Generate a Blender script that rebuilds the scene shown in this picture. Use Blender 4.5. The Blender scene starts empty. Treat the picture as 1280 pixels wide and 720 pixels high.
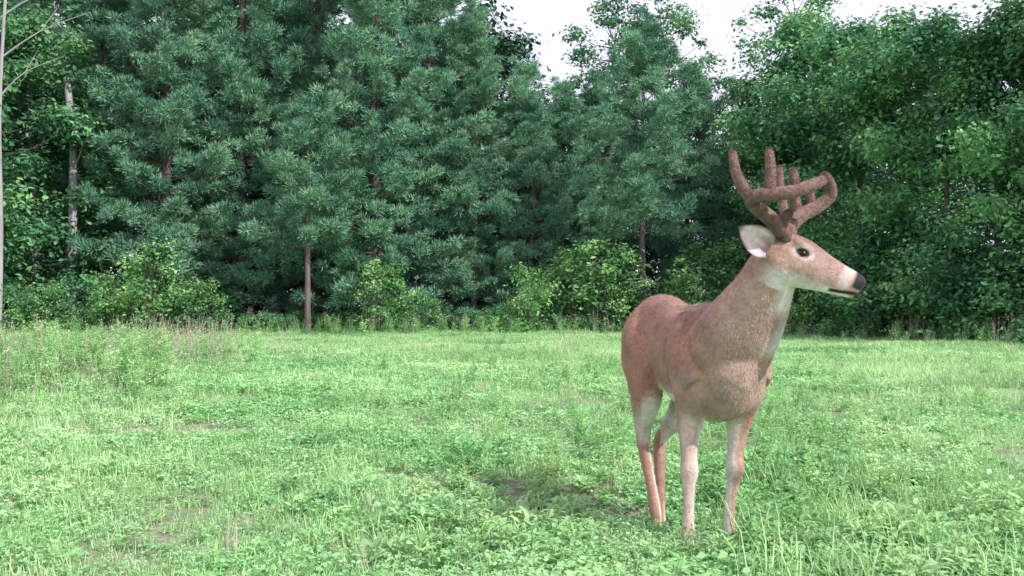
import bpy, math, random, bmesh
import numpy as np
from mathutils import Vector, noise as mnoise
random.seed(7)
RNG=np.random.default_rng(11)
scene=bpy.context.scene
COL=scene.collection
scene.view_settings.view_transform='Standard'
scene.view_settings.look='None'
scene.view_settings.exposure=0

# ------------------------------------------------------------------ helpers
def nrm(a):
    return a/np.maximum(np.linalg.norm(a,axis=-1,keepdims=True),1e-9)

def build(name, parts, mats, smooth=False):
    V=[];L=[];LT=[];MI=[];off=0
    for v,f,mi in parts:
        v=np.asarray(v,dtype=np.float32); f=np.asarray(f,dtype=np.int32)
        if len(f)==0: continue
        V.append(v); L.append((f+off).ravel()); LT.append(np.full(len(f),f.shape[1],dtype=np.int32))
        MI.append(np.full(len(f),mi,dtype=np.int32)); off+=len(v)
    V=np.concatenate(V);L=np.concatenate(L);LT=np.concatenate(LT);MI=np.concatenate(MI)
    m=bpy.data.meshes.new(name)
    m.vertices.add(len(V)); m.vertices.foreach_set('co',V.ravel())
    m.loops.add(len(L)); m.loops.foreach_set('vertex_index',L)
    m.polygons.add(len(LT)); m.polygons.foreach_set('loop_start',np.concatenate([[0],np.cumsum(LT)[:-1]]).astype(np.int32))
    m.polygons.foreach_set('material_index',MI)
    m.polygons.foreach_set('use_smooth',np.full(len(LT),smooth))
    for mt in mats: m.materials.append(mt)
    m.update(calc_edges=True)
    return m

def obj(name, mesh, loc=(0,0,0), rot=0, scl=1, parent=None, col=None):
    o=bpy.data.objects.new(name,mesh); (col or COL).objects.link(o)
    o.location=loc; o.rotation_euler=(0,0,rot)
    o.scale=(scl,)*3 if not hasattr(scl,'__len__') else scl
    if parent: o.parent=parent
    return o

def empty(name, loc=(0,0,0)):
    o=bpy.data.objects.new(name,None); COL.objects.link(o); o.location=loc; o.empty_display_size=.2; return o

def crom(S,sub):
    S=np.asarray(S,float); n=len(S); out=[]
    for i in range(n-1):
        p0=S[max(i-1,0)];p1=S[i];p2=S[i+1];p3=S[min(i+2,n-1)]
        for k in range(sub):
            t=k/sub
            out.append(.5*((2*p1)+(-p0+p2)*t+(2*p0-5*p1+4*p2-p3)*t*t+(-p0+3*p1-3*p2+p3)*t**3))
    out.append(S[-1]); return np.array(out)

def loft(S, up=(0,0,1), n=20, sub=4, cap=True):
    P=crom(S,sub); c=P[:,:3]; ra=np.maximum(P[:,3],1e-3); rb=np.maximum(P[:,4],1e-3)
    T=nrm(np.gradient(c,axis=0)); up=np.asarray(up,float)
    side=nrm(np.cross(T,up)); u=np.cross(side,T)
    th=np.linspace(0,2*np.pi,n,endpoint=False)
    R=c[:,None,:]+side[:,None,:]*(ra[:,None]*np.cos(th))[:,:,None]+u[:,None,:]*(rb[:,None]*np.sin(th))[:,:,None]
    m=len(c); V=R.reshape(-1,3)
    i=np.arange(m-1)[:,None]*n; j=np.arange(n)[None,:]; j2=(j+1)%n
    F=np.stack([i+j,i+j2,i+n+j2,i+n+j],-1).reshape(-1,4)
    V=np.vstack([V,c[0],c[-1]]); a=len(V)-2;b=len(V)-1
    jj=np.arange(n); k=(jj+1)%n
    C1=np.stack([jj,np.full(n,a),k],-1); base=(m-1)*n
    C2=np.stack([base+jj,base+k,np.full(n,b)],-1)
    return V,F,np.vstack([C1,C2])

def tube(pts, radii, n=7, sub=3, up=(0.13,0.31,0.94)):
    S=[list(p)+[r,r] for p,r in zip(pts,radii)]
    return loft(S,up,n,sub)

# ------------------------------------------------------------------ materials
def newmat(name):
    m=bpy.data.materials.new(name); m.use_nodes=True; nt=m.node_tree; nt.nodes.clear()
    return m,nt,nt.nodes,nt.links

def ramp(nt, fac, stops):
    r=nt.nodes.new('ShaderNodeValToRGB'); e=r.color_ramp.elements
    e[0].position=stops[0][0]; e[0].color=(*stops[0][1],1)
    e[1].position=stops[-1][0]; e[1].color=(*stops[-1][1],1)
    for p,c in stops[1:-1]:
        x=e.new(p); x.color=(*c,1)
    nt.links.new(fac,r.inputs['Fac']); return r.outputs['Color']

def noise(nt, vec, scale, detail=3, rough=.55):
    n=nt.nodes.new('ShaderNodeTexNoise'); n.inputs['Scale'].default_value=scale
    n.inputs['Detail'].default_value=detail; n.inputs['Roughness'].default_value=rough
    if vec is not None: nt.links.new(vec,n.inputs['Vector'])
    return n.outputs['Fac']

def mixc(nt, fac, a, b, typ='MIX'):
    m=nt.nodes.new('ShaderNodeMix'); m.data_type='RGBA'; m.blend_type=typ
    if isinstance(fac,(int,float)): m.inputs[0].default_value=fac
    else: nt.links.new(fac,m.inputs[0])
    for s,v in ((6,a),(7,b)):
        if isinstance(v,tuple): m.inputs[s].default_value=(*v,1)
        else: nt.links.new(v,m.inputs[s])
    return m.outputs[2]

def leafmat(name, dark, mid, light, transl=.3, scale=.9, island=.5, detail=1.):
    m,nt,N,Lk=newmat(name)
    geo=N.new('ShaderNodeNewGeometry'); oi=N.new('ShaderNodeObjectInfo')
    f1=noise(nt,geo.outputs['Position'],scale,detail)
    c=ramp(nt,f1,[(.3,dark),(.5,mid),(.72,light)])
    isl=geo.outputs['Random Per Island']
    v=N.new('ShaderNodeMapRange'); Lk.new(isl,v.inputs[0]); v.inputs[3].default_value=1-island; v.inputs[4].default_value=1+island
    v2=N.new('ShaderNodeMapRange'); Lk.new(oi.outputs['Random'],v2.inputs[0]); v2.inputs[3].default_value=.85; v2.inputs[4].default_value=1.15
    mu=N.new('ShaderNodeMath'); mu.operation='MULTIPLY'; Lk.new(v.outputs[0],mu.inputs[0]); Lk.new(v2.outputs[0],mu.inputs[1])
    cm=N.new('ShaderNodeVectorMath'); cm.operation='SCALE'; Lk.new(c,cm.inputs[0]); Lk.new(mu.outputs[0],cm.inputs['Scale'])
    b=N.new('ShaderNodeBsdfDiffuse'); Lk.new(cm.outputs[0],b.inputs['Color'])
    o=N.new('ShaderNodeOutputMaterial')
    if transl>0:
        t=N.new('ShaderNodeBsdfTranslucent'); Lk.new(cm.outputs[0],t.inputs['Color'])
        mx=N.new('ShaderNodeMixShader'); mx.inputs[0].default_value=transl
        Lk.new(b.outputs[0],mx.inputs[1]); Lk.new(t.outputs[0],mx.inputs[2]); Lk.new(mx.outputs[0],o.inputs[0])
    else: Lk.new(b.outputs[0],o.inputs[0])
    return m

def solidmat(name, a, b, scale=8, bump=.3, rough=.8, stretch=(1,1,1)):
    m,nt,N,Lk=newmat(name)
    tc=N.new('ShaderNodeTexCoord'); mp=N.new('ShaderNodeMapping'); mp.inputs['Scale'].default_value=stretch
    Lk.new(tc.outputs['Object'],mp.inputs[0])
    f=noise(nt,mp.outputs[0],scale,4,.65)
    c=ramp(nt,f,[(.3,a),(.7,b)])
    p=N.new('ShaderNodeBsdfPrincipled'); Lk.new(c,p.inputs['Base Color']); p.inputs['Roughness'].default_value=rough
    p.inputs['Specular IOR Level'].default_value=.2
    bp=N.new('ShaderNodeBump'); bp.inputs['Strength'].default_value=bump; bp.inputs['Distance'].default_value=.02
    Lk.new(f,bp.inputs['Height']); Lk.new(bp.outputs[0],p.inputs['Normal'])
    o=N.new('ShaderNodeOutputMaterial'); Lk.new(p.outputs[0],o.inputs[0]); return m

M_pine=leafmat('pine_needles',(.11,.25,.17),(.165,.34,.22),(.26,.47,.29),0,.7,.3)
M_decid=leafmat('broad_leaves',(.07,.19,.105),(.13,.32,.15),(.27,.51,.22),.3,.6,.5)
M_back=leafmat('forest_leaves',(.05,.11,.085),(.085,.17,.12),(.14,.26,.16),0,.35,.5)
M_shrub=leafmat('shrub_leaves',(.09,.22,.10),(.18,.37,.14),(.37,.60,.25),.3,1.1,.55)
M_blossom=leafmat('blossoms',(.6,.65,.55),(.7,.75,.65),(.8,.82,.75),0,2,.1)
M_bark=solidmat('pine_bark',(.11,.08,.085),(.24,.17,.18),6,.6,.9,(1,1,.25))
M_barkd=solidmat('hardwood_bark',(.08,.075,.08),(.2,.18,.19),6,.6,.9,(1,1,.25))
M_snag=solidmat('bare_wood',(.25,.24,.26),(.48,.45,.47),7,.5,.9,(1,1,.2))
M_grass=leafmat('grass_blades',(.33,.55,.25),(.44,.67,.32),(.58,.74,.42),.3,.35,.25)
M_clover=leafmat('clover_leaves',(.24,.51,.21),(.35,.63,.29),(.50,.72,.38),.3,.5,.28)
M_weed=leafmat('weed_leaves',(.22,.46,.18),(.34,.59,.25),(.52,.72,.36),.3,1.5,.25)
M_dry=leafmat('dry_stalks',(.44,.36,.31),(.56,.46,.40),(.66,.57,.49),.2,2,.25)

# ------------------------------------------------------------------ terrain
def gz(x,y):
    x=np.asarray(x,float);y=np.asarray(y,float)
    z=.035*np.sin(x*.45+1.3)*np.sin(y*.33+.4)+.018*np.sin(x*1.3+y*.7)+.012*np.sin(x*2.9-y*2.1+1)
    z=z*np.clip((y-2)/6,.25,1)
    z=z-.075*np.exp(-(((x-.70)/.7)**2+((y-4.45)/.38)**2))-.012
    return z
def axis(lo,hi,a,b,fine,coarse):
    A=np.arange(a,b+1e-6,fine); B=np.geomspace(1,abs(lo-a)+1,coarse)-1; C=np.geomspace(1,hi-b+1,coarse)-1
    return np.concatenate([(a-B)[::-1][:-1],A,(b+C)[1:]])
xs=axis(-600,600,-18,18,.12,22); ys=axis(-300,900,-2,36,.12,22)
GX,GY=np.meshgrid(xs,ys); GZ=gz(GX,GY)
V=np.stack([GX,GY,GZ],-1).reshape(-1,3); nx=len(xs);ny=len(ys)
i=np.arange(ny-1)[:,None]*nx; j=np.arange(nx-1)[None,:]
F=np.stack([i+j,i+j+1,i+nx+j+1,i+nx+j],-1).reshape(-1,4)
m,nt,N,Lk=newmat('meadow_soil')
geo=N.new('ShaderNodeNewGeometry'); P=geo.outputs['Position']
f1=noise(nt,P,.8,4,.6); f2=noise(nt,P,16,5,.75)
g=ramp(nt,f1,[(.35,(.25,.38,.18)),(.55,(.31,.42,.22)),(.72,(.38,.36,.27))])
s=ramp(nt,f2,[(.38,(.15,.13,.11)),(.62,(.42,.42,.30))])
c=mixc(nt,.6,g,s)
sx=N.new('ShaderNodeSeparateXYZ'); Lk.new(P,sx.inputs[0])
vd=N.new('ShaderNodeVectorMath'); vd.operation='DISTANCE'; Lk.new(P,vd.inputs[0]); vd.inputs[1].default_value=(.5,4.1,0)
md_=N.new('ShaderNodeMapRange'); Lk.new(vd.outputs['Value'],md_.inputs[0]); md_.inputs[1].default_value=1.4; md_.inputs[2].default_value=.3
soilc=ramp(nt,f2,[(.35,(.15,.12,.11)),(.65,(.38,.31,.27))])
c=mixc(nt,md_.outputs[0],c,soilc)
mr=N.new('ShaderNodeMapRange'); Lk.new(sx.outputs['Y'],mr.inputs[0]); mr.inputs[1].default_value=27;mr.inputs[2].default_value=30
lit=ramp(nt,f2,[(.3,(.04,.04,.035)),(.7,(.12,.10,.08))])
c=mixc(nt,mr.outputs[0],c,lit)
p=N.new('ShaderNodeBsdfDiffuse'); Lk.new(c,p.inputs['Color'])
bp=N.new('ShaderNodeBump'); bp.inputs['Strength'].default_value=1; bp.inputs['Distance'].default_value=.05; Lk.new(f2,bp.inputs['Height']); Lk.new(bp.outputs[0],p.inputs['Normal'])
o=N.new('ShaderNodeOutputMaterial'); Lk.new(p.outputs[0],o.inputs[0])
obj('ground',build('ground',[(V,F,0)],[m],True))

# ------------------------------------------------------------------ leaves
def leaves(c, nvec, size, rng, ratio=.6):
    n=len(c); nv=nrm(nvec); a=nrm(np.cross(nv,rng.normal(size=(n,3)))); b=np.cross(nv,a)
    sz=size*rng.uniform(.65,1.25,(n,1))
    V=np.stack([c-a*sz*.5, c+b*sz*ratio*.5+a*sz*.05+nv*sz*.08, c+a*sz*.5, c-b*sz*ratio*.5+a*sz*.05+nv*sz*.08],1).reshape(-1,3)
    return V,np.arange(len(V)).reshape(-1,4)

def add3(parts, t, mi):
    V,F,C=t; parts.append((V,F,mi)); parts.append((V,C,mi))

def pine(seed,H,R,clear,whorl=.5,k=105):
    rng=np.random.default_rng(seed); parts=[]
    bend=rng.normal(size=2)*.15
    tp=[(bend[0]*math.sin(t*3),bend[1]*math.sin(t*2.5),t*H) for t in np.linspace(0,1,7)]
    r0=.009*H+.03
    add3(parts,tube([(0,0,-.3)]+tp,[r0*1.25]+[r0*(1-t)**.8+.012 for t in np.linspace(0,1,7)],9,3),0)
    C=[];D=[];S=[]
    z=clear
    while z<H-.15:
        fz=(z-clear)/(H-clear)
        nb=int(rng.integers(5,8)); a0=rng.uniform(0,6.28)
        for b in range(nb):
            az=a0+b*6.283/nb+rng.normal()*.25
            L=R*((1-fz)**.75)*(.55+.45*min(1,fz*4+.35))*rng.uniform(.5,1.25)+.25
            el=-.10+.75*fz+rng.normal()*.12
            dx=np.array([math.cos(az),math.sin(az),0]); sd=np.array([-dx[1],dx[0],0])
            zz=z+rng.normal()*.18
            bx=lambda t: dx*L*t*math.cos(el)+np.array([0,0,zz+L*(math.sin(el)*t+.18*t*t*t)])
            pts=[bx(t) for t in (0,.35,.7,1)]
            rb=.010+.009*L
            add3(parts,tube(pts,[rb,rb*.7,rb*.45,.006],4,1),0)
            n=int(3+3.2*L)
            for q in range(n):     # needle puffs at the ends of side twigs
                t=1. if q==0 else rng.uniform(.12,1)
                w=0 if q==0 else rng.uniform(-1,1)*(.15+.5*L*(1.05-t))
                pos=bx(t)+sd*w+np.array([0,0,.10+.08*rng.normal()])
                C.append(pos); D.append(dx*.45+sd*np.sign(w)*.25+[0,0,.75]); S.append(rng.uniform(.7,1.3))
        z+=whorl*rng.uniform(.75,1.25)
    for q in range(4): C.append(np.array([0,0,H-.2*q])); D.append(np.array([0,0,1.])); S.append(.8)
    C=np.array(C);D=nrm(np.array(D));S=np.array(S)
    n=len(C); c=np.repeat(C,k,0); dd=np.repeat(D,k,0); ss=np.repeat(S,k)[:,None]
    e=nrm(rng.normal(size=(n*k,3))+dd*.55)
    base=c+e*ss*.27*rng.uniform(.1,.8,(n*k,1))*np.array([1.15,1.15,.72])
    nd=nrm(e*.9+dd*.5+rng.normal(size=(n*k,3))*.3); Ln=.16*rng.uniform(.7,1.25,(n*k,1))
    sd_=nrm(np.cross(nd,rng.normal(size=(n*k,3))))*.0155
    V=np.stack([base-sd_,base+sd_,base+nd*Ln],1).reshape(-1,3)
    parts.append((V,np.arange(len(V)).reshape(-1,3),1))
    return build('pine_mesh',parts,[M_bark,M_pine])

def broad(seed,H,R,z0,nclump,lpc,leaf,mat,bark,cr=.75,blossom=0,flat=.6,squash=1.):
    rng=np.random.default_rng(seed); parts=[]
    tilt=rng.normal(size=2)*.05*H
    tp=lambda t: np.array([tilt[0]*t*t,tilt[1]*t*t,t*H*.9])
    r0=.012*H+.02
    ts=np.linspace(0,1,7)
    add3(parts,tube([(0,0,-.3)]+[tp(t) for t in ts],[r0*1.3]+[r0*(1-t)+.012 for t in ts],8,2),0)
    C=[];Nn=[];cc=[]
    for q in range(nclump):
        fz=rng.uniform(0,1)**.9
        prof=math.sin(math.pi*min(1,(fz*.82+.13)))**.6
        az=rng.uniform(0,6.283); rr=R*prof*math.sqrt(rng.uniform(.08,1))*rng.uniform(.8,1.15)
        p=tp((z0+fz*(H-z0))/H/ .95*.92)*[1,1,0]+np.array([rr*math.cos(az),rr*math.sin(az)*squash,z0+fz*(H-z0)])
        cc.append(p)
        t0=max(.12,(p[2]-.3*rr-.25)/(H*.9)); t0=min(t0,.95); s=tp(t0)
        mid=(s+p)/2+np.array([0,0,-.08*rr])+rng.normal(size=3)*.08
        add3(parts,tube([s,mid,p],[.012+.02*rr/R*(H/8),.016,.006],4,1),0)
        crr=cr*rng.uniform(.5,1.35)
        n=int(lpc*rng.uniform(.6,1.3)*(crr/cr)**1.5)
        d=nrm(rng.normal(size=(n,3))); rad=rng.uniform(.15,1,(n,1))**.5
        off=d*rad*crr*np.array([1,1,flat]); off*= (1+.3*rng.normal(size=(n,1)))
        C.append(p+off); Nn.append(d*.7+np.array([0,0,.8])+rng.normal(size=(n,3))*.55)
    C=np.concatenate(C);Nn=np.concatenate(Nn); keep=C[:,2]>.05; C=C[keep];Nn=Nn[keep]
    v,f=leaves(C,Nn,leaf,rng); parts.append((v,f,1))
    mats=[bark,mat]
    if blossom:
        cc=np.array(cc); top=cc[np.argsort(-cc[:,2])][:blossom]
        n=14; c=np.repeat(top,n,0)+rng.normal(size=(len(top)*n,3))*[.16,.16,.06]+[0,0,cr*.45]
        v,f=leaves(c,np.tile([0,-.4,1.],(len(c),1))+rng.normal(size=(len(c),3))*.4,.05,rng,1.); parts.append((v,f,2)); mats.append(M_blossom)
    return build('broadleaf_mesh',parts,mats)

FP=1150.
def wx(px,d): return (px-640)/FP*d
pines=[pine(1,14,2.9,1.0),pine(2,14,2.7,.8),pine(3,11,2.5,2.0),pine(4,7,1.9,2.9),pine(5,10.5,2.5,3.7)]
def place(name,mesh,px,d,scl=1.,rot=None,parent=None):
    x=wx(px,d); r=random.uniform(0,6.28) if rot is None else rot
    return obj(name,mesh,(x,d,float(gz(x,d))),r,scl,parent)
for px,d,v,s in [(130,31,0,.95),(205,29.5,1,1.05),(300,31,0,1.08),(395,32,1,1.1),(470,29.5,1,1.0),(540,31,0,.95),(592,30.5,1,.76),(350,35,0,1.15),
                 (655,31,2,.80),(705,32.5,2,.78),(803,28,4,.88),(745,33,1,.64),(865,31,2,.80),(30,34,0,1.),(250,35,1,1.1)]:
    place('pine_tree',pines[v],px,d,s)
place('pine_tree',pines[3],385,26.8,.95)
deci=[broad(21,9.5,2.6,.8,75,300,.17,M_decid,M_barkd),broad(22,9,2.5,.5,70,300,.17,M_decid,M_barkd),broad(23,13,2.6,3.5,52,150,.17,M_decid,M_barkd,.6)]
for px,d,v,s in [(965,31,1,.95),(1020,28,0,1.05),(1075,26,1,.98),(1130,24.5,0,.86),(1190,22.5,1,.84),(1250,21.5,0,.77),(1320,21,1,.85),(1400,20,0,.9),
                 (45,29,1,1.05),(-30,27,0,1.1),(-110,25,1,1.2)]:
    place('broadleaf_tree',deci[v],px,d,s)
for px,d,s in [(760,36,1.),(830,37,1.04),(1000,34,1.),(905,38,.80),(90,33,1.2),(20,36,1.2)]:
    place('airy_hardwood_tree',deci[2],px,d,s)
fb=empty('distant_forest')
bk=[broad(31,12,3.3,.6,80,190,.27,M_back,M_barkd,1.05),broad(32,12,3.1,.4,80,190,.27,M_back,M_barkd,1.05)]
k=0
x=-32.
while x<33:
    px=640+x/40*FP
    h=1.15
    if 620<px<735: h=.76
    elif 735<=px<870: h=.84
    elif 870<=px<955: h=.62
    elif 955<=px<1085: h=.9
    elif 1085<=px: h=.80
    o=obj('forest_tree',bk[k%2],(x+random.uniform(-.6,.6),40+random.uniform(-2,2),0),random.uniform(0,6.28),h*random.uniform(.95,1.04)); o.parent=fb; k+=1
    x+=3.
x=-8.
while x<14:
    o=obj('forest_tree',bk[k%2],(x+random.uniform(-.6,.6),34.5+random.uniform(-.5,.5),0),random.uniform(0,6.28),random.uniform(.36,.46)); o.parent=fb; k+=1
    x+=2.
sh=[broad(41,2.1,1.3,.1,30,110,.11,M_shrub,M_barkd,.34,flat=.8),broad(42,2.6,1.2,.2,30,120,.13,M_shrub,M_barkd,.36,flat=.8),broad(43,1.5,1.4,.05,30,120,.12,M_decid,M_barkd,.34,flat=.8),
    broad(44,2.2,1.2,.1,34,130,.12,M_shrub,M_barkd,.36,blossom=12,flat=.8)]
px=-160; q=0
while px<1450:
    edge=27.6 if px<900 else 27.6-(px-900)/380*6.5
    d=edge+random.uniform(-1.1,2.2)
    v=random.choice([0,1,2,2])
    sc=random.uniform(.45,1.15)
    if 280<px<420: sc=.45; v=2
    if 170<px<215: v=3
    place('shrub',sh[v],px,d,(sc*random.uniform(.9,1.3),sc,sc*random.uniform(.8,1.15))); q+=1
    px+=random.uniform(22,50)*(28/d)
for px,d,s in [(185,25.5,1.1),(130,25.8,.6),(245,25.6,.75),(60,25.2,.65),(15,24.8,.6),(655,26.3,.9),(855,26,.8),(470,26.8,.8),(520,27,.6),(755,27,.8)]:
    place('shrub',sh[3 if px==185 else random.choice([0,1])],px,d,s)
parts=[]
add3(parts,tube([(0,0,-.3),(.05,0,3),(.0,.1,6),(-.2,.1,8.0),(-.28,.1,8.3),(-.36,.1,8.55)],[.15,.14,.12,.11,.06,.01],9,4),0)
add3(parts,tube([(.02,.05,5.2),(.3,0,5.8),(.45,0,6.5)],[.04,.03,.01],6,3),0)
place('dead_tree_snag',build('snag',parts,[M_snag],True),88,28.6,.97,0)
parts=[]
add3(parts,tube([(0,0,-.3),(.03,0,3),(-.03,0,6),(.1,0,9),(.3,0,12)],[.07,.06,.05,.04,.02],8,4),0)
for a,b,c,d_ in [(6.5,.6,7.6,1.6),(7.5,1.0,8.8,2.3),(8.2,-.8,9.4,-1.8),(8.6,.9,9.6,2.6),(5.2,-.5,6.1,-1.3),(9.3,.6,10.4,1.4)]:
    add3(parts,tube([(0,0,a),(b,.1,(a+c)/2+.1),(d_,.2,c)],[.03,.018,.006],6,3),0)
    add3(parts,tube([(b,.1,(a+c)/2+.1),(b*1.4,.3,c+.2)],[.014,.004],5,2),0)
place('bare_tree',build('bare',parts,[M_snag],True),-1,24.5,1.,0)

# ------------------------------------------------------------------ grass & weeds
src=bpy.data.collections.new('meadow_plants')
def blades(n,h,rad,w,rng,lean=.5):
    a=rng.uniform(0,6.28,n); r=rad*np.sqrt(rng.uniform(0,1,n)); b=np.stack([r*np.cos(a),r*np.sin(a),np.full(n,-.01)],-1)
    d=rng.normal(size=(n,3)); d[:,2]=0; d=nrm(d)*rng.uniform(.1,1,(n,1))*lean; H=h*rng.uniform(.45,1.1,(n,1))
    s=nrm(np.cross(d,[0,0,1]))*w*rng.uniform(.7,1.2,(n,1)); z=np.array([0,0,1.])
    m1=b+d*H*.35+z*H*.55; m2=b+d*H*1.0+z*H*.88
    V=np.stack([b-s,b+s,m1-s*.8,m1+s*.8,m2],1).reshape(-1,3); i=np.arange(n)[:,None]*5
    return V,np.concatenate([i+[0,1,3],i+[0,3,2],i+[2,3,4]])
def clover(n,h,rad,sz,rng):
    a=rng.uniform(0,6.28,n); r=rad*np.sqrt(rng.uniform(0,1,n)); c=np.stack([r*np.cos(a),r*np.sin(a),h*rng.uniform(.25,1,n)],-1)
    C=[];Nn=[]
    for k in range(3):
        th=a+k*2.09; o=np.stack([np.cos(th),np.sin(th),np.full(n,.1)],-1)*sz*.5
        C.append(c+o); Nn.append(o*-.6/sz+np.array([0,0,1])+rng.normal(size=(n,3))*.3)
    return leaves(np.concatenate(C),np.concatenate(Nn),sz,rng,.8)
def lance(n,h,L,w,rng,stems=1,spread=.05,up=.5):
    parts=[];VV=[];FF=[];off=0
    for s in range(stems):
        b=np.array([rng.normal()*spread,rng.normal()*spread,0]); tip=b+np.array([rng.normal()*.12*h,rng.normal()*.12*h,h*rng.uniform(.75,1.1)])
        V,F,C=tube([b,(b+tip)/2+rng.normal(size=3)*.01,tip],[.003,.0025,.0012],4,2); parts.append((V,F,0))
        for k in range(n):
            t=rng.uniform(.12,1)**.8; p=b+(tip-b)*t; az=k*2.4+rng.normal()*.3; d=np.array([math.cos(az),math.sin(az),up*rng.uniform(.4,1.4)]); d/=np.linalg.norm(d)
            l=L*(1.15-.6*t)*rng.uniform(.7,1.2); sd=np.array([-math.sin(az),math.cos(az),0])*w*l
            q1=p+d*l*.4; q2=p+d*l*.75+np.array([0,0,-.08*l]); q3=p+d*l+np.array([0,0,-.28*l])
            vv=[p,q1-sd,q1+np.array([0,0,-.03*l]),q1+sd,q2-sd*.7,q2+sd*.7,q3]
            VV+=vv; FF+=[[off,off+1,off+2],[off,off+2,off+3],[off+1,off+4,off+2],[off+2,off+4,off+5],[off+2,off+5,off+3],[off+4,off+6,off+5]]; off+=7
    parts.append((np.array(VV),np.array(FF),1)); return parts
r=np.random.default_rng(5)
def srcobj(nm,parts,mats): return obj(nm,build(nm,parts,mats),col=src)
v,f=blades(40,.11,.13,.0028,r,.8); v2,f2_=clover(12,.06,.13,.020,r); srcobj('p00_fine_grass',[(v,f,0),(v2,f2_,1)],[M_grass,M_clover])
v,f=blades(34,.13,.12,.0034,r,.95); srcobj('p01_grass',[(v,f,0)],[M_grass])
v,f=clover(40,.075,.14,.022,r); v2,f2_=blades(14,.12,.13,.003,r,.8); srcobj('p02_clover',[(v,f,1),(v2,f2_,0)],[M_grass,M_clover])
v,f=clover(32,.09,.13,.028,r); srcobj('p03_clover_big',[(v,f,0)],[M_clover])
srcobj('p04_weed',lance(11,.19,.085,.13,r,3,.05),[M_weed,M_weed])
srcobj('p05_weed_broad',lance(8,.12,.12,.15,r,2,.03,.7),[M_weed,M_weed])
v,f=blades(16,.36,.07,.0022,r,.45); srcobj('p06_dry_grass',[(v,f,0)],[M_dry])
srcobj('p07_tall_weed',lance(20,.55,.11,.12,r,4,.09),[M_weed,M_weed])
srcobj('p08_dry_weed',lance(16,.6,.06,.14,r,6,.12),[M_dry,M_dry])
v,f=blades(26,.34,.12,.0035,r,.6); srcobj('p09_tall_grass',[(v,f,0)],[M_grass])
v,f=blades(420,.15,.55,.005,r,.8); v2,f2_=clover(170,.09,.55,.036,r); srcobj('p10_sod_mixed',[(v,f,0),(v2,f2_,1)],[M_grass,M_clover])
v,f=blades(560,.18,.55,.005,r,.9); srcobj('p11_sod_grass',[(v,f,0)],[M_grass])
v,f=clover(300,.11,.55,.040,r); v2,f2_=blades(160,.2,.55,.005,r,.7); srcobj('p12_sod_clover',[(v,f,1),(v2,f2_,0)],[M_grass,M_clover])

def scatter(name,pts,scl,idx,rng,tilt=.12):
    n=len(pts); me=bpy.data.meshes.new(name); me.vertices.add(n); me.vertices.foreach_set('co',np.asarray(pts,np.float32).ravel())
    idx=np.asarray(idx); tl=np.where(idx>=10,.02,tilt)
    rot=np.stack([rng.normal(size=n)*tl,rng.normal(size=n)*tl,rng.uniform(0,6.28,n)],-1).astype(np.float32)
    a=me.attributes.new('rot','FLOAT_VECTOR','POINT'); a.data.foreach_set('vector',rot.ravel())
    a=me.attributes.new('scl','FLOAT','POINT'); a.data.foreach_set('value',np.asarray(scl,np.float32))
    a=me.attributes.new('idx','INT','POINT'); a.data.foreach_set('value',idx.astype(np.int32))
    o=obj(name,me)
    ng=bpy.data.node_groups.new(name+'_gn','GeometryNodeTree')
    ng.interface.new_socket('Geometry',in_out='INPUT',socket_type='NodeSocketGeometry'); ng.interface.new_socket('Geometry',in_out='OUTPUT',socket_type='NodeSocketGeometry')
    gi=ng.nodes.new('NodeGroupInput'); go=ng.nodes.new('NodeGroupOutput'); ip=ng.nodes.new('GeometryNodeInstanceOnPoints')
    ci=ng.nodes.new('GeometryNodeCollectionInfo'); ci.inputs['Collection'].default_value=src; ci.inputs['Separate Children'].default_value=True; ci.inputs['Reset Children'].default_value=True
    def na(nm,t):
        x=ng.nodes.new('GeometryNodeInputNamedAttribute'); x.data_type=t; x.inputs['Name'].default_value=nm
        return [s for s in x.outputs if s.name=='Attribute' and s.enabled][0]
    ng.links.new(gi.outputs[0],ip.inputs['Points']); ng.links.new(ci.outputs[0],ip.inputs['Instance']); ip.inputs['Pick Instance'].default_value=True
    ng.links.new(na('idx','INT'),ip.inputs['Instance Index']); ng.links.new(na('rot','FLOAT_VECTOR'),ip.inputs['Rotation']); ng.links.new(na('scl','FLOAT'),ip.inputs['Scale'])
    ng.links.new(ip.outputs[0],go.inputs[0]); md=o.modifiers.new('scatter','NODES'); md.node_group=ng
    return o
rng=np.random.default_rng(77)
def lump(x,y,s,o): return np.array([mnoise.noise(Vector((a*s+o,b*s,0))) for a,b in zip(x,y)])
n=13500
d=rng.uniform(1.5,11.,n); th=rng.uniform(-.75,.75,n); x=d*np.sin(th); y=d*np.cos(th)
lp=lump(x,y,.9,3.); lp2=lump(x,y,.35,40.)
keep=rng.uniform(size=n)<np.clip(1.0+lp*1.5,.15,1)
soil=np.exp(-(((x-.42)/.55)**2+((y-4.25)/.75)**2)); foot=np.exp(-(((x-.78)/.25)**2+((y-3.85)/.35)**2))+np.exp(-(((x-.66)/.2)**2+((y-4.3)/.3)**2))
keep&=rng.uniform(size=n)>np.maximum(soil*.82,np.clip(foot,0,1)*.6)
x,y,d,lp,lp2,foot=x[keep],y[keep],d[keep],lp[keep],lp2[keep],foot[keep]; n=len(x)
u=rng.uniform(size=n); idx=np.where(lp2>.05,np.where(u<.45,2,np.where(u<.80,0,np.where(u<.95,3,4))),np.where(u<.38,0,np.where(u<.72,1,np.where(u<.93,2,np.where(u<.975,3,5)))))
u2=rng.uniform(size=n); idx=np.where((u2>.988)&(foot<.2),6,idx); idx=np.where((u2>.010)&(u2<.04)&(d>6),9,idx)
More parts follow.
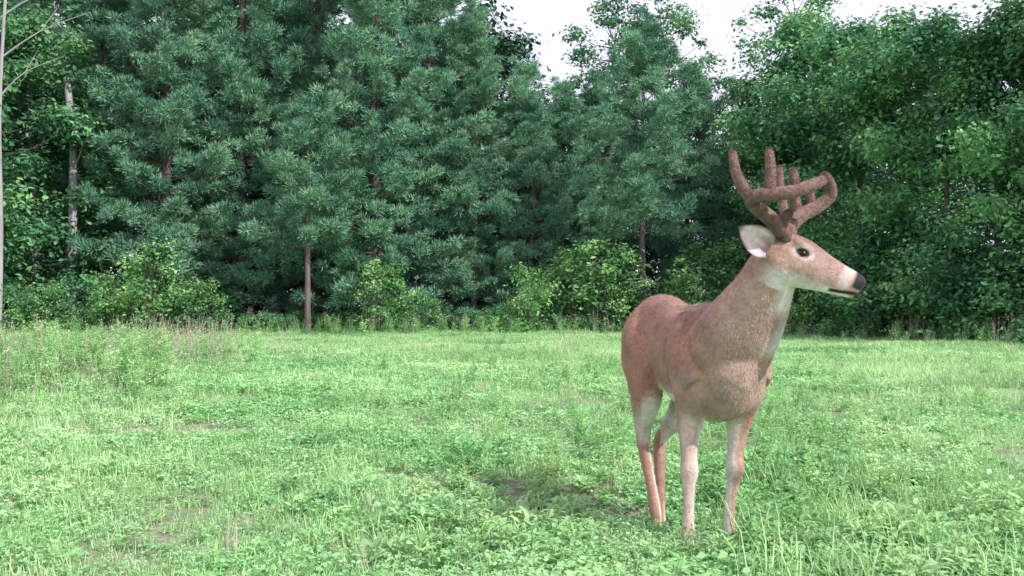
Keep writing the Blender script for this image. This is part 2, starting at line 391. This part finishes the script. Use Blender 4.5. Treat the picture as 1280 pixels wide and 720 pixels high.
scl=(.75+.025*d)*rng.uniform(.6,1.25,n)*(1+.6*lp)*(1-.3*np.clip(foot,0,1)); scl=np.where(idx==6,scl*.6,scl); scl=np.where(idx==9,rng.uniform(.4,.8,n),scl)
scatter('meadow_grass',np.stack([x,y,gz(x,y)],-1),scl,idx,rng)
n=4300
x=rng.uniform(-24,24,n*3); y=rng.uniform(10.2,29,n*3); k_=(np.abs(x)<y*.85+1); x,y=x[k_][:n],y[k_][:n]; n=len(x)
lp=lump(x,y,.5,13.); lp2=lump(x,y,.22,50.)
u=rng.uniform(size=n); idx=np.where(lp2>.05,np.where(u<.6,12,10),np.where(u<.5,11,np.where(u<.85,10,12)))
scl=rng.uniform(.75,1.15,n)*(1+.35*lp)
scatter('meadow_grass',np.stack([x,y,gz(x,y)],-1),scl,idx,rng)
P_=[];S_=[];I_=[]
def add(px,d_,i_,s_):
    X=wx(px,d_); P_.append((X,d_,float(gz(X,d_)))); S_.append(s_); I_.append(i_)
for _ in range(700):
    px=rng.uniform(-200,1450); e=26.3 if px<900 else 26.3-(px-900)/380*6.5
    add(px,e+rng.normal()*.7,rng.choice([7,7,9,8],p=[.5,.17,.28,.05]),rng.uniform(.6,1.4))
for _ in range(520):
    dd=rng.uniform(7,26); add(rng.uniform(-100,1400),dd,rng.choice([7,9,8,6],p=[.5,.3,.07,.13]),rng.uniform(.35,.85))
for _ in range(190):
    add(rng.normal(225,50),rng.uniform(13,20),rng.choice([8,7,6,9],p=[.27,.43,.15,.15]),rng.uniform(.6,1.3))
for _ in range(320):
    add(rng.uniform(-80,200),rng.uniform(9,20),rng.choice([7,9,8],p=[.68,.22,.10]),rng.uniform(.6,1.4))
for _ in range(160):
    add(rng.uniform(560,800),rng.uniform(5,16),rng.choice([7,7,9,6]),rng.uniform(.35,.9))
for _ in range(230):
    add(rng.normal(1030,110),rng.uniform(4.3,8),rng.choice([7,4,9,5]),rng.uniform(.4,1.0)*.8)
for _ in range(150):
    add(rng.uniform(520,760),rng.uniform(3.3,5.5),rng.choice([5,4,5]),rng.uniform(.5,1.0))
for _ in range(170):
    add(rng.uniform(925,1300),rng.uniform(3.1,5),rng.choice([5,4,4,9]),rng.uniform(.5,1.1))
for _ in range(100):
    add(rng.uniform(0,560),rng.uniform(3.6,9),rng.choice([5,4,9]),rng.uniform(.4,.85))
for px,dd,s in [(845,3.62,.5),(875,3.6,.55),(858,3.55,.4),(820,4.2,.5),(805,4.15,.5),(835,4.1,.45),(895,3.7,.6),(915,3.75,.7),(925,3.8,.6)]:
    add(px,dd,4,s); add(px+6,dd-.03,0,.7); add(px-8,dd+.03,1,.7)
scatter('weed_patch',P_,S_,I_,rng,.18)
def plant(name,px,d_,parts,mats,s=1):
    return place(name,build(name,parts,mats),px,d_,s)
plant('weed_plant',705,3.75,lance(9,.10,.15,.12,r,2,.03,.9),[M_weed,M_weed])
plant('weed_plant',935,3.6,lance(14,.32,.12,.10,r,2,.03,.6),[M_weed,M_weed])
plant('weed_plant',985,3.9,lance(14,.28,.13,.11,r,3,.06,.6),[M_weed,M_weed])
plant('weed_plant',912,3.62,lance(9,.12,.10,.12,r,2,.03,.6),[M_weed,M_weed])
plant('weed_plant',588,5.6,lance(12,.16,.24,.08,r,2,.06,.9),[M_weed,M_weed])
plant('weed_plant',1130,3.7,lance(14,.22,.13,.12,r,4,.10,.6),[M_weed,M_weed])
plant('weed_plant',530,3.6,lance(8,.1,.13,.13,r,2,.03,.8),[M_weed,M_weed])
plant('weed_plant',1240,4.1,lance(12,.2,.13,.14,r,4,.12,.6),[M_weed,M_weed])
v,f=blades(9,.32,.05,.003,r,.25); plant('dry_grass_stalks',290,3.75,[(v,f,0)],[M_dry])
# ------------------------------------------------------------------ DEER
TH=math.radians(77); fx=np.array([math.cos(TH),-math.sin(TH),0]); lx=np.array([math.sin(TH),math.cos(TH),0]); O=np.array([.858,3.87,0])
def B(fw,lat,z): return O+fx*fw+lx*lat+np.array([0,0,z])
def st(fw,lat,z,ra,rb): return list(B(fw,lat,z))+[ra,rb]
hx=nrm(np.array([.98,-.2,0])); sx_=np.array([.2,.98,0])/1.0002; PIT=math.radians(24)
HC=np.array([.966,3.50,1.250])
ha=hx*math.cos(PIT)+np.array([0,0,-math.sin(PIT)]); hu=np.cross(ha,-sx_)
hu=hu if hu[2]>0 else -hu
def HL(a,u,s): return HC+ha*a+hu*u+sx_*s
def HP(h,z,s): return HC+hx*h+np.array([0,0,z])+sx_*s
body=[]
body.append(loft([st(-.79,.0,.87,.03,.05),st(-.755,.0,.87,.10,.13),st(-.69,.005,.86,.138,.185),st(-.57,.005,.855,.150,.20),st(-.42,0,.81,.138,.20),st(-.24,0,.775,.165,.222),
   st(-.06,0,.765,.172,.245),st(.06,0,.77,.162,.245),st(.15,.01,.755,.141,.22),st(.22,.015,.74,.105,.165),st(.26,.02,.73,.03,.06)],(0,0,1),28,4))
body.append(loft([st(-.6,0,.985,.05,.05),st(-.35,0,.955,.05,.05),st(-.1,0,.965,.05,.055),st(.05,.01,.96,.06,.06)],(0,0,1),14,3))
for s in (-1,1):
    body.append(loft([st(-.07,s*.10,.97,.03,.05),st(-.03,s*.142,.87,.055,.085),st(.03,s*.153,.77,.062,.10),st(.09,s*.134,.68,.055,.075)],tuple(fx),14,4))
    body.append(loft([st(-.62,s*.06,.98,.05,.06),st(-.62,s*.112,.88,.07,.11),st(-.58,s*.127,.76,.065,.13)],tuple(fx),14,4))
body.append(loft([[.86,3.83,.76,.14,.16],[.88,3.76,.82,.145,.178],[.907,3.68,.90,.124,.165],[.948,3.61,1.0,.098,.138],[.980,3.55,1.09,.080,.110],[1.001,3.51,1.165,.072,.096],[1.010,3.495,1.22,.057,.065]],tuple(hx),24,4))
hs=[(-.02,.006,-.06,.035),(.0,.040,-.09,.052),(.06,.066,-.118,.064),(.13,.073,-.120,.068),(.18,.064,-.112,.055),(.235,.049,-.098,.043),(.29,.038,-.086,.037),(.33,.032,-.078,.037),(.36,.027,-.073,.036),(.378,.018,-.068,.029),(.387,.0,-.055,.016)]
body.append(loft([list(HL(a,(t+b)/2,0))+[w,(t-b)/2] for a,t,b,w in hs],tuple(hu),24,4))
for s in (-1,1):
    body.append(loft([list(HL(.09,.038,s*.045))+[.015,.02],list(HL(.125,.036,s*.057))+[.017,.019],list(HL(.16,.027,s*.048))+[.012,.014]],tuple(hu),12,4))
    body.append(loft([list(HL(.03,-.04,s*.03))+[.03,.04],list(HL(.08,-.055,s*.040))+[.03,.05],list(HL(.14,-.065,s*.03))+[.022,.038]],tuple(hu),12,4))
    body.append(loft([list(HL(.03,.05,s*.035))+[.02,.02],list(HL(.05,.078,s*.038))+[.022,.022]],tuple(ha),12,3))
def gzb(fw,lat): p=B(fw,lat,0); return float(gz(p[0],p[1]))
def leg(pts,n=16): body.append(loft([st(*p) for p in pts],tuple(fx),n,5))
feet=[]
gR=gzb(.08,-.16); gL=gzb(.0,.06)
def drop(pts,g):
    return [(a,b,z+g*max(0,min(1,(.62-z)/.35)),c*1.13,d_*1.13) for a,b,z,c,d_ in pts]
leg(drop([(-.03,-.09,.92,.05,.07),(-.02,-.115,.80,.07,.11),(.02,-.115,.68,.07,.105),(0,-.115,.57,.054,.074),(.005,-.125,.48,.038,.047),(.025,-.135,.39,.029,.032),(.04,-.14,.33,.033,.037),(.045,-.145,.27,.024,.025),(.055,-.15,.18,.019,.021),(.06,-.155,.10,.023,.026),(.075,-.158,.055,.019,.021),(.085,-.16,.03,.022,.026)],gR))
leg(drop([(-.03,.09,.92,.05,.07),(-.02,.115,.80,.07,.11),(.02,.115,.68,.07,.105),(0,.11,.57,.054,.074),(-.005,.098,.48,.038,.047),(.0,.085,.39,.029,.032),(.01,.08,.33,.033,.037),(0,.075,.27,.024,.025),(-.01,.068,.18,.019,.021),(-.01,.062,.10,.023,.026),(.005,.06,.055,.019,.021),(.012,.06,.03,.022,.026)],gL))
feet+=[(.09,-.16,gR),(.017,.06,gL)]
g1=gzb(-.52,-.07); g2=gzb(-.5,0.02)
leg(drop([(-.62,-.08,.90,.06,.12),(-.60,-.10,.80,.075,.15),(-.54,-.11,.70,.07,.14),(-.52,-.113,.60,.062,.11),(-.56,-.106,.52,.047,.074),(-.60,-.095,.44,.031,.043),(-.62,-.085,.385,.028,.038),(-.60,-.08,.32,.024,.028),(-.56,-.07,.22,.022,.024),(-.53,-.062,.11,.025,.028),(-.515,-.06,.055,.021,.023),(-.50,-.06,.03,.022,.026)],g1))
leg(drop([(-.62,.08,.90,.06,.12),(-.60,.10,.80,.075,.15),(-.52,.10,.70,.07,.14),(-.48,.09,.60,.062,.11),(-.53,.065,.52,.047,.074),(-.62,.035,.44,.031,.043),(-.66,.015,.385,.028,.038),(-.64,.005,.32,.024,.028),(-.61,-.005,.22,.022,.024),(-.59,-.015,.11,.025,.028),(-.575,-.015,.055,.021,.023),(-.56,-.015,.03,.022,.026)],g2))
feet+=[(-.495,-.06,g1),(-.555,-.015,g2)]
body.append(loft([st(-.74,0,.98,.03,.03),st(-.81,0,.93,.035,.025),st(-.84,0,.83,.04,.022),st(-.835,0,.74,.03,.018),st(-.825,0,.68,.008,.008)],tuple(fx),12,4))
parts=[]
for V,F,C in body: parts.append((V,F,0)); parts.append((V,C,0))
me=build('deer_raw',parts,[])
bm=bmesh.new(); bm.from_mesh(me); bmesh.ops.remove_doubles(bm,verts=bm.verts,dist=1e-5); bmesh.ops.recalc_face_normals(bm,faces=bm.faces); bm.to_mesh(me); bm.free()
tmp=bpy.data.objects.new('tmp',me); COL.objects.link(tmp)
rm=tmp.modifiers.new('r','REMESH'); rm.mode='VOXEL'; rm.voxel_size=.0062; rm.adaptivity=0
sm=tmp.modifiers.new('s','SMOOTH'); sm.factor=.5; sm.iterations=7
dg=bpy.context.evaluated_depsgraph_get(); dg.update()
dm=bpy.data.meshes.new_from_object(tmp.evaluated_get(dg)); bpy.data.objects.remove(tmp)
nv=len(dm.vertices); co=np.zeros(nv*3,np.float32); dm.vertices.foreach_get('co',co); co=co.reshape(-1,3).astype(float)
no=np.zeros(nv*3,np.float32); dm.vertex_normals.foreach_get('vector',no); no=no.reshape(-1,3).astype(float)
dm.polygons.foreach_set('use_smooth',np.ones(len(dm.polygons),bool))
def sstep(x,a,b): t=np.clip((x-a)/(b-a),0,1); return t*t*(3-2*t)
def coat(co,no):
    n=len(co); q=co-O; fw=q@fx; lat=q@lx; z=co[:,2]; h=co-HC; a=h@ha; u=h@hu; s=h@sx_
    nf=no@fx; nl=no@lx; nz=no[:,2]
    jit=np.array([mnoise.noise(Vector(p*9.)) for p in co])*.5
    brown=np.array([.35,.185,.125]); dark=np.array([.21,.115,.085]); pale=np.array([.88,.82,.81]); tan=np.array([.64,.49,.42]); grey=np.array([.48,.34,.29]); black=np.array([.018,.016,.018]); rust=np.array([.38,.19,.125])
    c=np.tile(brown,(n,1))
    def mx(col,f):
        nonlocal c
        f=np.clip(f,0,1)[:,None]; c=c*(1-f)+col*f
    head=(a>-.03)&(np.abs(s)<.13)&(z>1.02)&(u>-.15)
    hf=head.astype(float)*sstep(a-u*.25,-.03,.05)
    body_=1-hf
    mx(dark,sstep(z+jit*.05,.90,1.02)*(nz>-.1)*(fw<.12)*body_*.6)
    mx(rust,sstep(-fw,.3,.6)*sstep(-z,-.85,-.6)*body_*.7)
    mx(grey,sstep(fw+jit*.1,.02,.2)*sstep(nf+jit*.4,.1,.8)*body_*.8)
    mx(grey,sstep(fw+jit*.1,-.12,.02)*sstep(-z,-.80,-.66)*body_*.5)
    mx(dark,sstep(-np.abs(fw+.13+.25*(z-.8)+jit*.03),-.05,0)*sstep(-z,-.95,-.85)*sstep(z,.6,.7)*body_*.45)  # muscle definition: shade of the shoulder-blade crease painted into the coat colour
    mx(pale,sstep(-nz+jit*.3,.15,.55)*sstep(-z,-.68,-.60)*sstep(-fw,-.02,.1)*body_)
    mx(tan,sstep(-z+jit*.1,-.62,-.48)*sstep(nf,-.3,.4)*body_*(fw>-.3)*(lat<0))
    mx(rust,sstep(-z,-.60,-.48)*(fw>-.3)*(lat>0)*body_*.5)
    inner=np.where(lat<0,nl,-nl)
    mx(pale,sstep(-z,-.62,-.5)*sstep(inner,.1,.7)*body_*.75)
    mx(grey,sstep(-z,-.55,-.4)*body_*.3)
    mx(pale,(z<.76)*(z>.45)*sstep(-fw,.45,.6)*sstep(inner,.1,.6)*body_*.8)
    mx(pale,sstep(-fw,.76,.80)*sstep(-z,-.95,-.85)*(np.abs(lat)<.1)*body_)
    mx(grey,sstep(z,.85,1.0)*(fw>.1)*body_*.35)
    nk=sstep(z,.94,1.02)*sstep(no@hx+jit*.2,.10,.5)*(fw>.1)*body_; mx(pale,nk*.95)
    nk2=sstep(z,.78,.85)*sstep(-z,-.99,-.9)*sstep(no@hx+jit*.5,.35,.85)*(fw>.1)*body_; mx(pale,nk2*.65)
    mx(grey,hf*.85)
    mx(dark,hf*sstep(u+jit*.02,.03,.065)*sstep(-a,-.26,-.16)*.85)
    mx(dark,hf*sstep(a,.14,.2)*sstep(u,.0,.035)*sstep(-a,-.33,-.28)*.4)
    mx(brown,hf*sstep(-a,-.10,-.03)*.5)
    mx(pale,hf*sstep(-u+jit*.02,.055,.095)*sstep(a,.0,.10)*.95)
    ring=np.sqrt(((a-.137)/.044)**2+((u-.012)/.026)**2); mx(pale,hf*sstep(-ring,-1.15,-.8)*.35); mx(dark*.3,hf*sstep(-ring,-.68,-.54))
    mx(pale,hf*sstep(a,.285,.31)*sstep(-a,-.345,-.325)*(u<.03)*.45)
    mx(pale,hf*sstep(-u,.055,.075)*sstep(a,.2,.3))
    mx(black,hf*sstep(a,.340,.352)*sstep(u,-.040,-.030))
    mx(black*1.5,hf*sstep(a,.27,.285)*sstep(-np.abs(u+.050+.25*(.375-a)),-.0085,-.004))
    return c
def setcol(mesh,cols):
    at=mesh.color_attributes.new('coat','FLOAT_COLOR','POINT'); at.data.foreach_set('color',np.concatenate([cols,np.ones((len(cols),1))],1).astype(np.float32).ravel())
allc=coat(co,no); setcol(dm,allc)
def furmat(name,bump=.5):
    m,nt,N,Lk=newmat(name)
    at=N.new('ShaderNodeAttribute'); at.attribute_name='coat'
    tc=N.new('ShaderNodeTexCoord'); f=noise(nt,tc.outputs['Object'],60,4,.7); f2=noise(nt,tc.outputs['Object'],9,3,.6)
    v=N.new('ShaderNodeMapRange'); Lk.new(f,v.inputs[0]); v.inputs[1].default_value=.3;v.inputs[2].default_value=.7; v.inputs[3].default_value=.80; v.inputs[4].default_value=1.18
    v2=N.new('ShaderNodeMapRange'); Lk.new(f2,v2.inputs[0]); v2.inputs[1].default_value=.3;v2.inputs[2].default_value=.7; v2.inputs[3].default_value=.78; v2.inputs[4].default_value=1.2
    mu=N.new('ShaderNodeMath'); mu.operation='MULTIPLY'; Lk.new(v.outputs[0],mu.inputs[0]); Lk.new(v2.outputs[0],mu.inputs[1])
    cm=N.new('ShaderNodeVectorMath'); cm.operation='SCALE'; Lk.new(at.outputs['Color'],cm.inputs[0]); Lk.new(mu.outputs[0],cm.inputs['Scale'])
    p=N.new('ShaderNodeBsdfPrincipled'); Lk.new(cm.outputs[0],p.inputs['Base Color']); p.inputs['Roughness'].default_value=.65; p.inputs['Specular IOR Level'].default_value=.25
    p.inputs['Sheen Weight'].default_value=.12; p.inputs['Sheen Tint'].default_value=(.85,.75,1,1)
    b=N.new('ShaderNodeBump'); b.inputs['Strength'].default_value=bump; b.inputs['Distance'].default_value=.006; Lk.new(f,b.inputs['Height']); Lk.new(b.outputs[0],p.inputs['Normal'])
    o=N.new('ShaderNodeOutputMaterial'); Lk.new(p.outputs[0],o.inputs[0]); return m
M_fur=furmat('deer_coat')
dm.materials.clear(); dm.materials.append(M_fur)
deer=empty('white_tailed_deer',tuple(O))
def child(name,mesh):
    o=bpy.data.objects.new(name,mesh); COL.objects.link(o); o.parent=deer; o.location=(-O[0],-O[1],-O[2]); return o
child('body',dm)
nf_=60000; pick=rng.integers(0,nv,nf_); p0=co[pick]+rng.normal(size=(nf_,3))*.002; nn=no[pick]
flow=np.tile(-fx*.7+np.array([0,0,-.7]),(nf_,1)); hmask=((p0-HC)@ha>0)&(p0[:,2]>1.05); flow[hmask]=-ha
flow=flow-nn*np.sum(flow*nn,1,keepdims=True); dirn=nrm(nrm(flow)+nn*.24+rng.normal(size=(nf_,3))*.13)
ln=np.where(hmask,.006,.012)*rng.uniform(.6,1.2,nf_); ln=np.where(p0[:,2]<.5,ln*.6,ln)
keep=~(((p0-HC)@ha>.33)|(p0[:,2]<.06)|((np.linalg.norm(p0-HL(.137,.012,-.066),axis=1)<.026)))
p0,nn,dirn,ln,pk=p0[keep],nn[keep],dirn[keep],ln[keep],pick[keep]
sd=nrm(np.cross(dirn,nn))*.0013
Vf=np.stack([p0-sd,p0+sd,p0+dirn*ln[:,None]],1).reshape(-1,3)
fm=build('fur',[(Vf,np.arange(len(Vf)).reshape(-1,3),0)],[M_fur])
cc=allc[pk]*rng.uniform(.85,1.25,(len(pk),1)); setcol(fm,np.repeat(cc,3,0)); child('short_fur',fm)
def ear(base,axis_,wide,open_,L,W):
    axis_=nrm(axis_); wide=nrm(wide-axis_*np.dot(wide,axis_)); open_=nrm(np.cross(axis_,wide))*np.sign(np.dot(np.cross(axis_,wide),open_))
    nu,nvv=14,11; Vo=[];Vi=[]
    for i in range(nu+1):
        t=i/nu; w=W*(math.sin(math.pi*min(1,(t*.86+.14)))**.75)*(1-.15*t) if t<1 else 0.001
        for j in range(nvv):
            a=(j/(nvv-1)*2-1)*(1.45-.75*t)
            pnt=base+axis_*L*t+wide*w*math.sin(a)/math.sin(1.45-.75*t)+open_*(1-math.cos(a))*w*.9*(1-.3*t)
            Vo.append(pnt-open_*.0025); Vi.append(pnt+open_*.0015)
    F=[]
    for i in range(nu):
        for j in range(nvv-1):
            k=i*nvv+j; F.append([k,k+1,k+nvv+1,k+nvv])
    return np.array(Vo),np.array(Vi),np.array(F)
EV=[];EF=[];EC=[];off=0
for s,ax,wd,op in ((-1,(-.85,-.5,.50),(.5,-.1,.75),(.3,-.95,.1)),(1,(-.05,.95,.3),(.6,.1,.6),(.9,-.1,.1))):
    vo,vi,F=ear(HL(.014 if s<0 else .03,-.022,s*.05),np.array(ax),np.array(wd),np.array(op),.165,.060)
    EV+= [vo,vi]; EF+=[F+off,F+off+len(vo)]
    tt=np.repeat(np.linspace(0,1,15),11); ed=np.tile(np.abs(np.linspace(-1,1,11)),15)
    co_=np.tile([.30,.19,.16],(len(vo),1))
    e=np.clip(sstep(ed,.66,.95)+sstep(tt,.80,1.),0,1)[:,None]; ci=np.array([.82,.68,.70])*(1-e)+np.array([.13,.085,.075])*e
    ci=ci*(1-.45*(1-sstep(tt,.0,.3)))[:,None]; mid=sstep(-np.abs(ed-.3),-.25,0)*sstep(-tt,-.65,-.25); ci=ci*(1-.65*mid)[:,None]+np.array([.20,.12,.12])*(.65*mid)[:,None]
    EC+=[co_,ci]; off+=2*len(vo)
em=build('ears',[(np.concatenate(EV),np.concatenate(EF),0)],[M_fur],True); setcol(em,np.concatenate(EC)); child('ears',em)
vel=solidmat('antler_velvet',(.12,.07,.058),(.29,.18,.15),34,.6,.9)
vel.node_tree.nodes['Principled BSDF'].inputs['Sheen Weight'].default_value=.35
ap=[]; fz_p=[]
def ant(pts,r):
    R=[q*1.3 for q in r[:-1]]+[r[-1]]
    t=tube([HP(*p) for p in pts],R,12,5); add3(ap,t,0)
    # velvet fuzz: short hairs standing off the tine
    V,F,C=t; cen=crom([list(HP(*p))+[q,q] for p,q in zip(pts,R)],5)[:,:3]
    V0=V[:-2]; nrml=nrm(V0-np.repeat(cen,12,0)); w=rng.uniform(0,1,(12,len(F),1)); w2=rng.uniform(0,1,(12,len(F),1))
    a,b,c,d=[V0[F[:,i]] for i in range(4)]; na_,nb_=nrml[F[:,0]],nrml[F[:,2]]
    P0=((a*(1-w)+b*w)*(1-w2)+(d*(1-w)+c*w)*w2).reshape(-1,3); Nn=nrm((na_*(1-w)+nb_*w)).reshape(-1,3)
    D=nrm(Nn+rng.normal(size=Nn.shape)*.45); sdv=nrm(np.cross(D,rng.normal(size=D.shape)))*.0008
    Vh=np.stack([P0-sdv,P0+sdv,P0+D*.005],1).reshape(-1,3); fz_p.append((Vh,np.arange(len(Vh)).reshape(-1,3),0))
ant([(.062,.0,-.036),(.058,.03,-.042),(.02,.075,-.08),(-.036,.118,-.13),(-.060,.145,-.17),(-.035,.158,-.20),(.046,.162,-.21),(.128,.183,-.19),(.19,.212,-.15),(.20,.218,-.143)],[.022,.023,.022,.021,.020,.019,.019,.018,.014,.004])
ant([(-.055,.14,-.165),(-.09,.185,-.19),(-.118,.245,-.20),(-.128,.315,-.19),(-.128,.325,-.188)],[.016,.016,.014,.011,.004])
ant([(.0,.158,-.205),(.004,.20,-.203),(.004,.26,-.195),(.0,.318,-.185),(-.001,.328,-.183)],[.015,.015,.014,.011,.004])
ant([(.085,.17,-.2),(.088,.205,-.2),(.082,.245,-.19),(.08,.252,-.19)],[.013,.013,.011,.004])
ant([(.045,.045,-.055),(.065,.08,-.075),(.078,.108,-.08),(.08,.115,-.08)],[.015,.014,.011,.004])
ant([(.085,.0,.036),(.088,.03,.042),(.10,.07,.08),(.15,.115,.13),(.22,.155,.17),(.262,.20,.18),(.250,.25,.165),(.232,.272,.155),(.227,.277,.153)],[.022,.023,.022,.021,.020,.018,.015,.011,.004])
ant([(.10,.07,.075),(.075,.14,.11),(.065,.22,.13),(.062,.30,.135),(.062,.308,.135)],[.015,.015,.013,.010,.004])
ant([(.135,.105,.12),(.125,.17,.145),(.12,.235,.155),(.12,.265,.15),(.12,.272,.15)],[.015,.014,.012,.010,.004])
ant([(.19,.145,.16),(.182,.20,.175),(.175,.25,.175),(.174,.257,.175)],[.013,.013,.010,.004])
ant([(.09,.045,.055),(.105,.075,.06),(.112,.095,.055)],[.014,.012,.005])
child('antlers',build('antlers',ap,[vel],True))
child('antler_fuzz',build('antler_fuzz',fz_p,[vel]))
def gloss(name,col,rough):
    m,nt,N,Lk=newmat(name); p=N.new('ShaderNodeBsdfPrincipled'); tc=N.new('ShaderNodeTexCoord'); f=noise(nt,tc.outputs['Object'],80,3)
    Lk.new(ramp(nt,f,[(.3,tuple(c*.7 for c in col)),(.7,tuple(c*1.3 for c in col))]),p.inputs['Base Color']); p.inputs['Roughness'].default_value=rough
    o=N.new('ShaderNodeOutputMaterial'); Lk.new(p.outputs[0],o.inputs[0]); return m
M_eye=gloss('deer_eye',(.010,.008,.007),.3); M_hoof=gloss('hoof',(.10,.085,.075),.6)
ep=[]
for s in (-1,1):
    add3(ep,loft([list(HL(.137+d_,.010,s*.0565))+[rr,rr*.85] for d_,rr in [(-.016,.001),(-.013,.0085),(-.006,.0132),(0,.0142),(.006,.0132),(.013,.0085),(.016,.001)]],tuple(hu),16,2),0)
child('eyes',build('eyes',ep,[M_eye],True))
hp=[]
for fw,lat,g in feet:
    for s in (-1,1):
        add3(hp,loft([list(B(fw-.022,lat+s*.013,g+.038))+[.013,.013],list(B(fw-.005,lat+s*.014,g+.03))+[.0145,.026],list(B(fw+.02,lat+s*.013,g+.018))+[.013,.018],list(B(fw+.05,lat+s*.007,g+.006))+[.004,.006]],(0,0,1),12,3),0)
        add3(hp,loft([list(B(fw-.035,lat+s*.012,g+.09))+[.004,.006],list(B(fw-.045,lat+s*.012,g+.075))+[.006,.008],list(B(fw-.045,lat+s*.012,g+.06))+[.002,.003]],tuple(fx),8,2),0)
child('hooves',build('hooves',hp,[M_hoof],True))

# ------------------------------------------------------------------ light, sky, camera
sd_=Vector((.62,-.5,.72)).normalized()
su=bpy.data.lights.new('sun','SUN'); su.energy=4.9; su.angle=math.radians(.6); su.color=(1,.95,.89)
so=bpy.data.objects.new('sun',su); COL.objects.link(so); so.rotation_euler=sd_.to_track_quat('Z','Y').to_euler(); so.location=(10,-8,20)
w=bpy.data.worlds.new('World'); scene.world=w; w.use_nodes=True; nt=w.node_tree; nt.nodes.clear()
sky=nt.nodes.new('ShaderNodeTexSky'); sky.sky_type='NISHITA'; sky.sun_disc=False
sky.sun_elevation=math.asin(sd_.z); sky.sun_rotation=math.atan2(sd_.x,sd_.y)
tc=nt.nodes.new('ShaderNodeTexCoord'); f=noise(nt,tc.outputs['Generated'],3.,4,.6)
fac=ramp(nt,f,[(.3,(.85,.85,.85)),(.5,(1,1,1))])
c=mixc(nt,fac,sky.outputs[0],(7.8,7.7,9.2))
bg=nt.nodes.new('ShaderNodeBackground'); nt.links.new(c,bg.inputs[0]); bg.inputs[1].default_value=.135
o=nt.nodes.new('ShaderNodeOutputWorld'); nt.links.new(bg.outputs[0],o.inputs[0])
cam=bpy.data.cameras.new('camera'); cam.sensor_width=36; cam.lens=FP/1280*36; cam.clip_end=3000; cam.clip_start=.05
cobj=bpy.data.objects.new('camera',cam); COL.objects.link(cobj); cobj.location=(0,0,1.03); cobj.rotation_euler=(math.radians(90+.75),0,0)
scene.camera=cobj
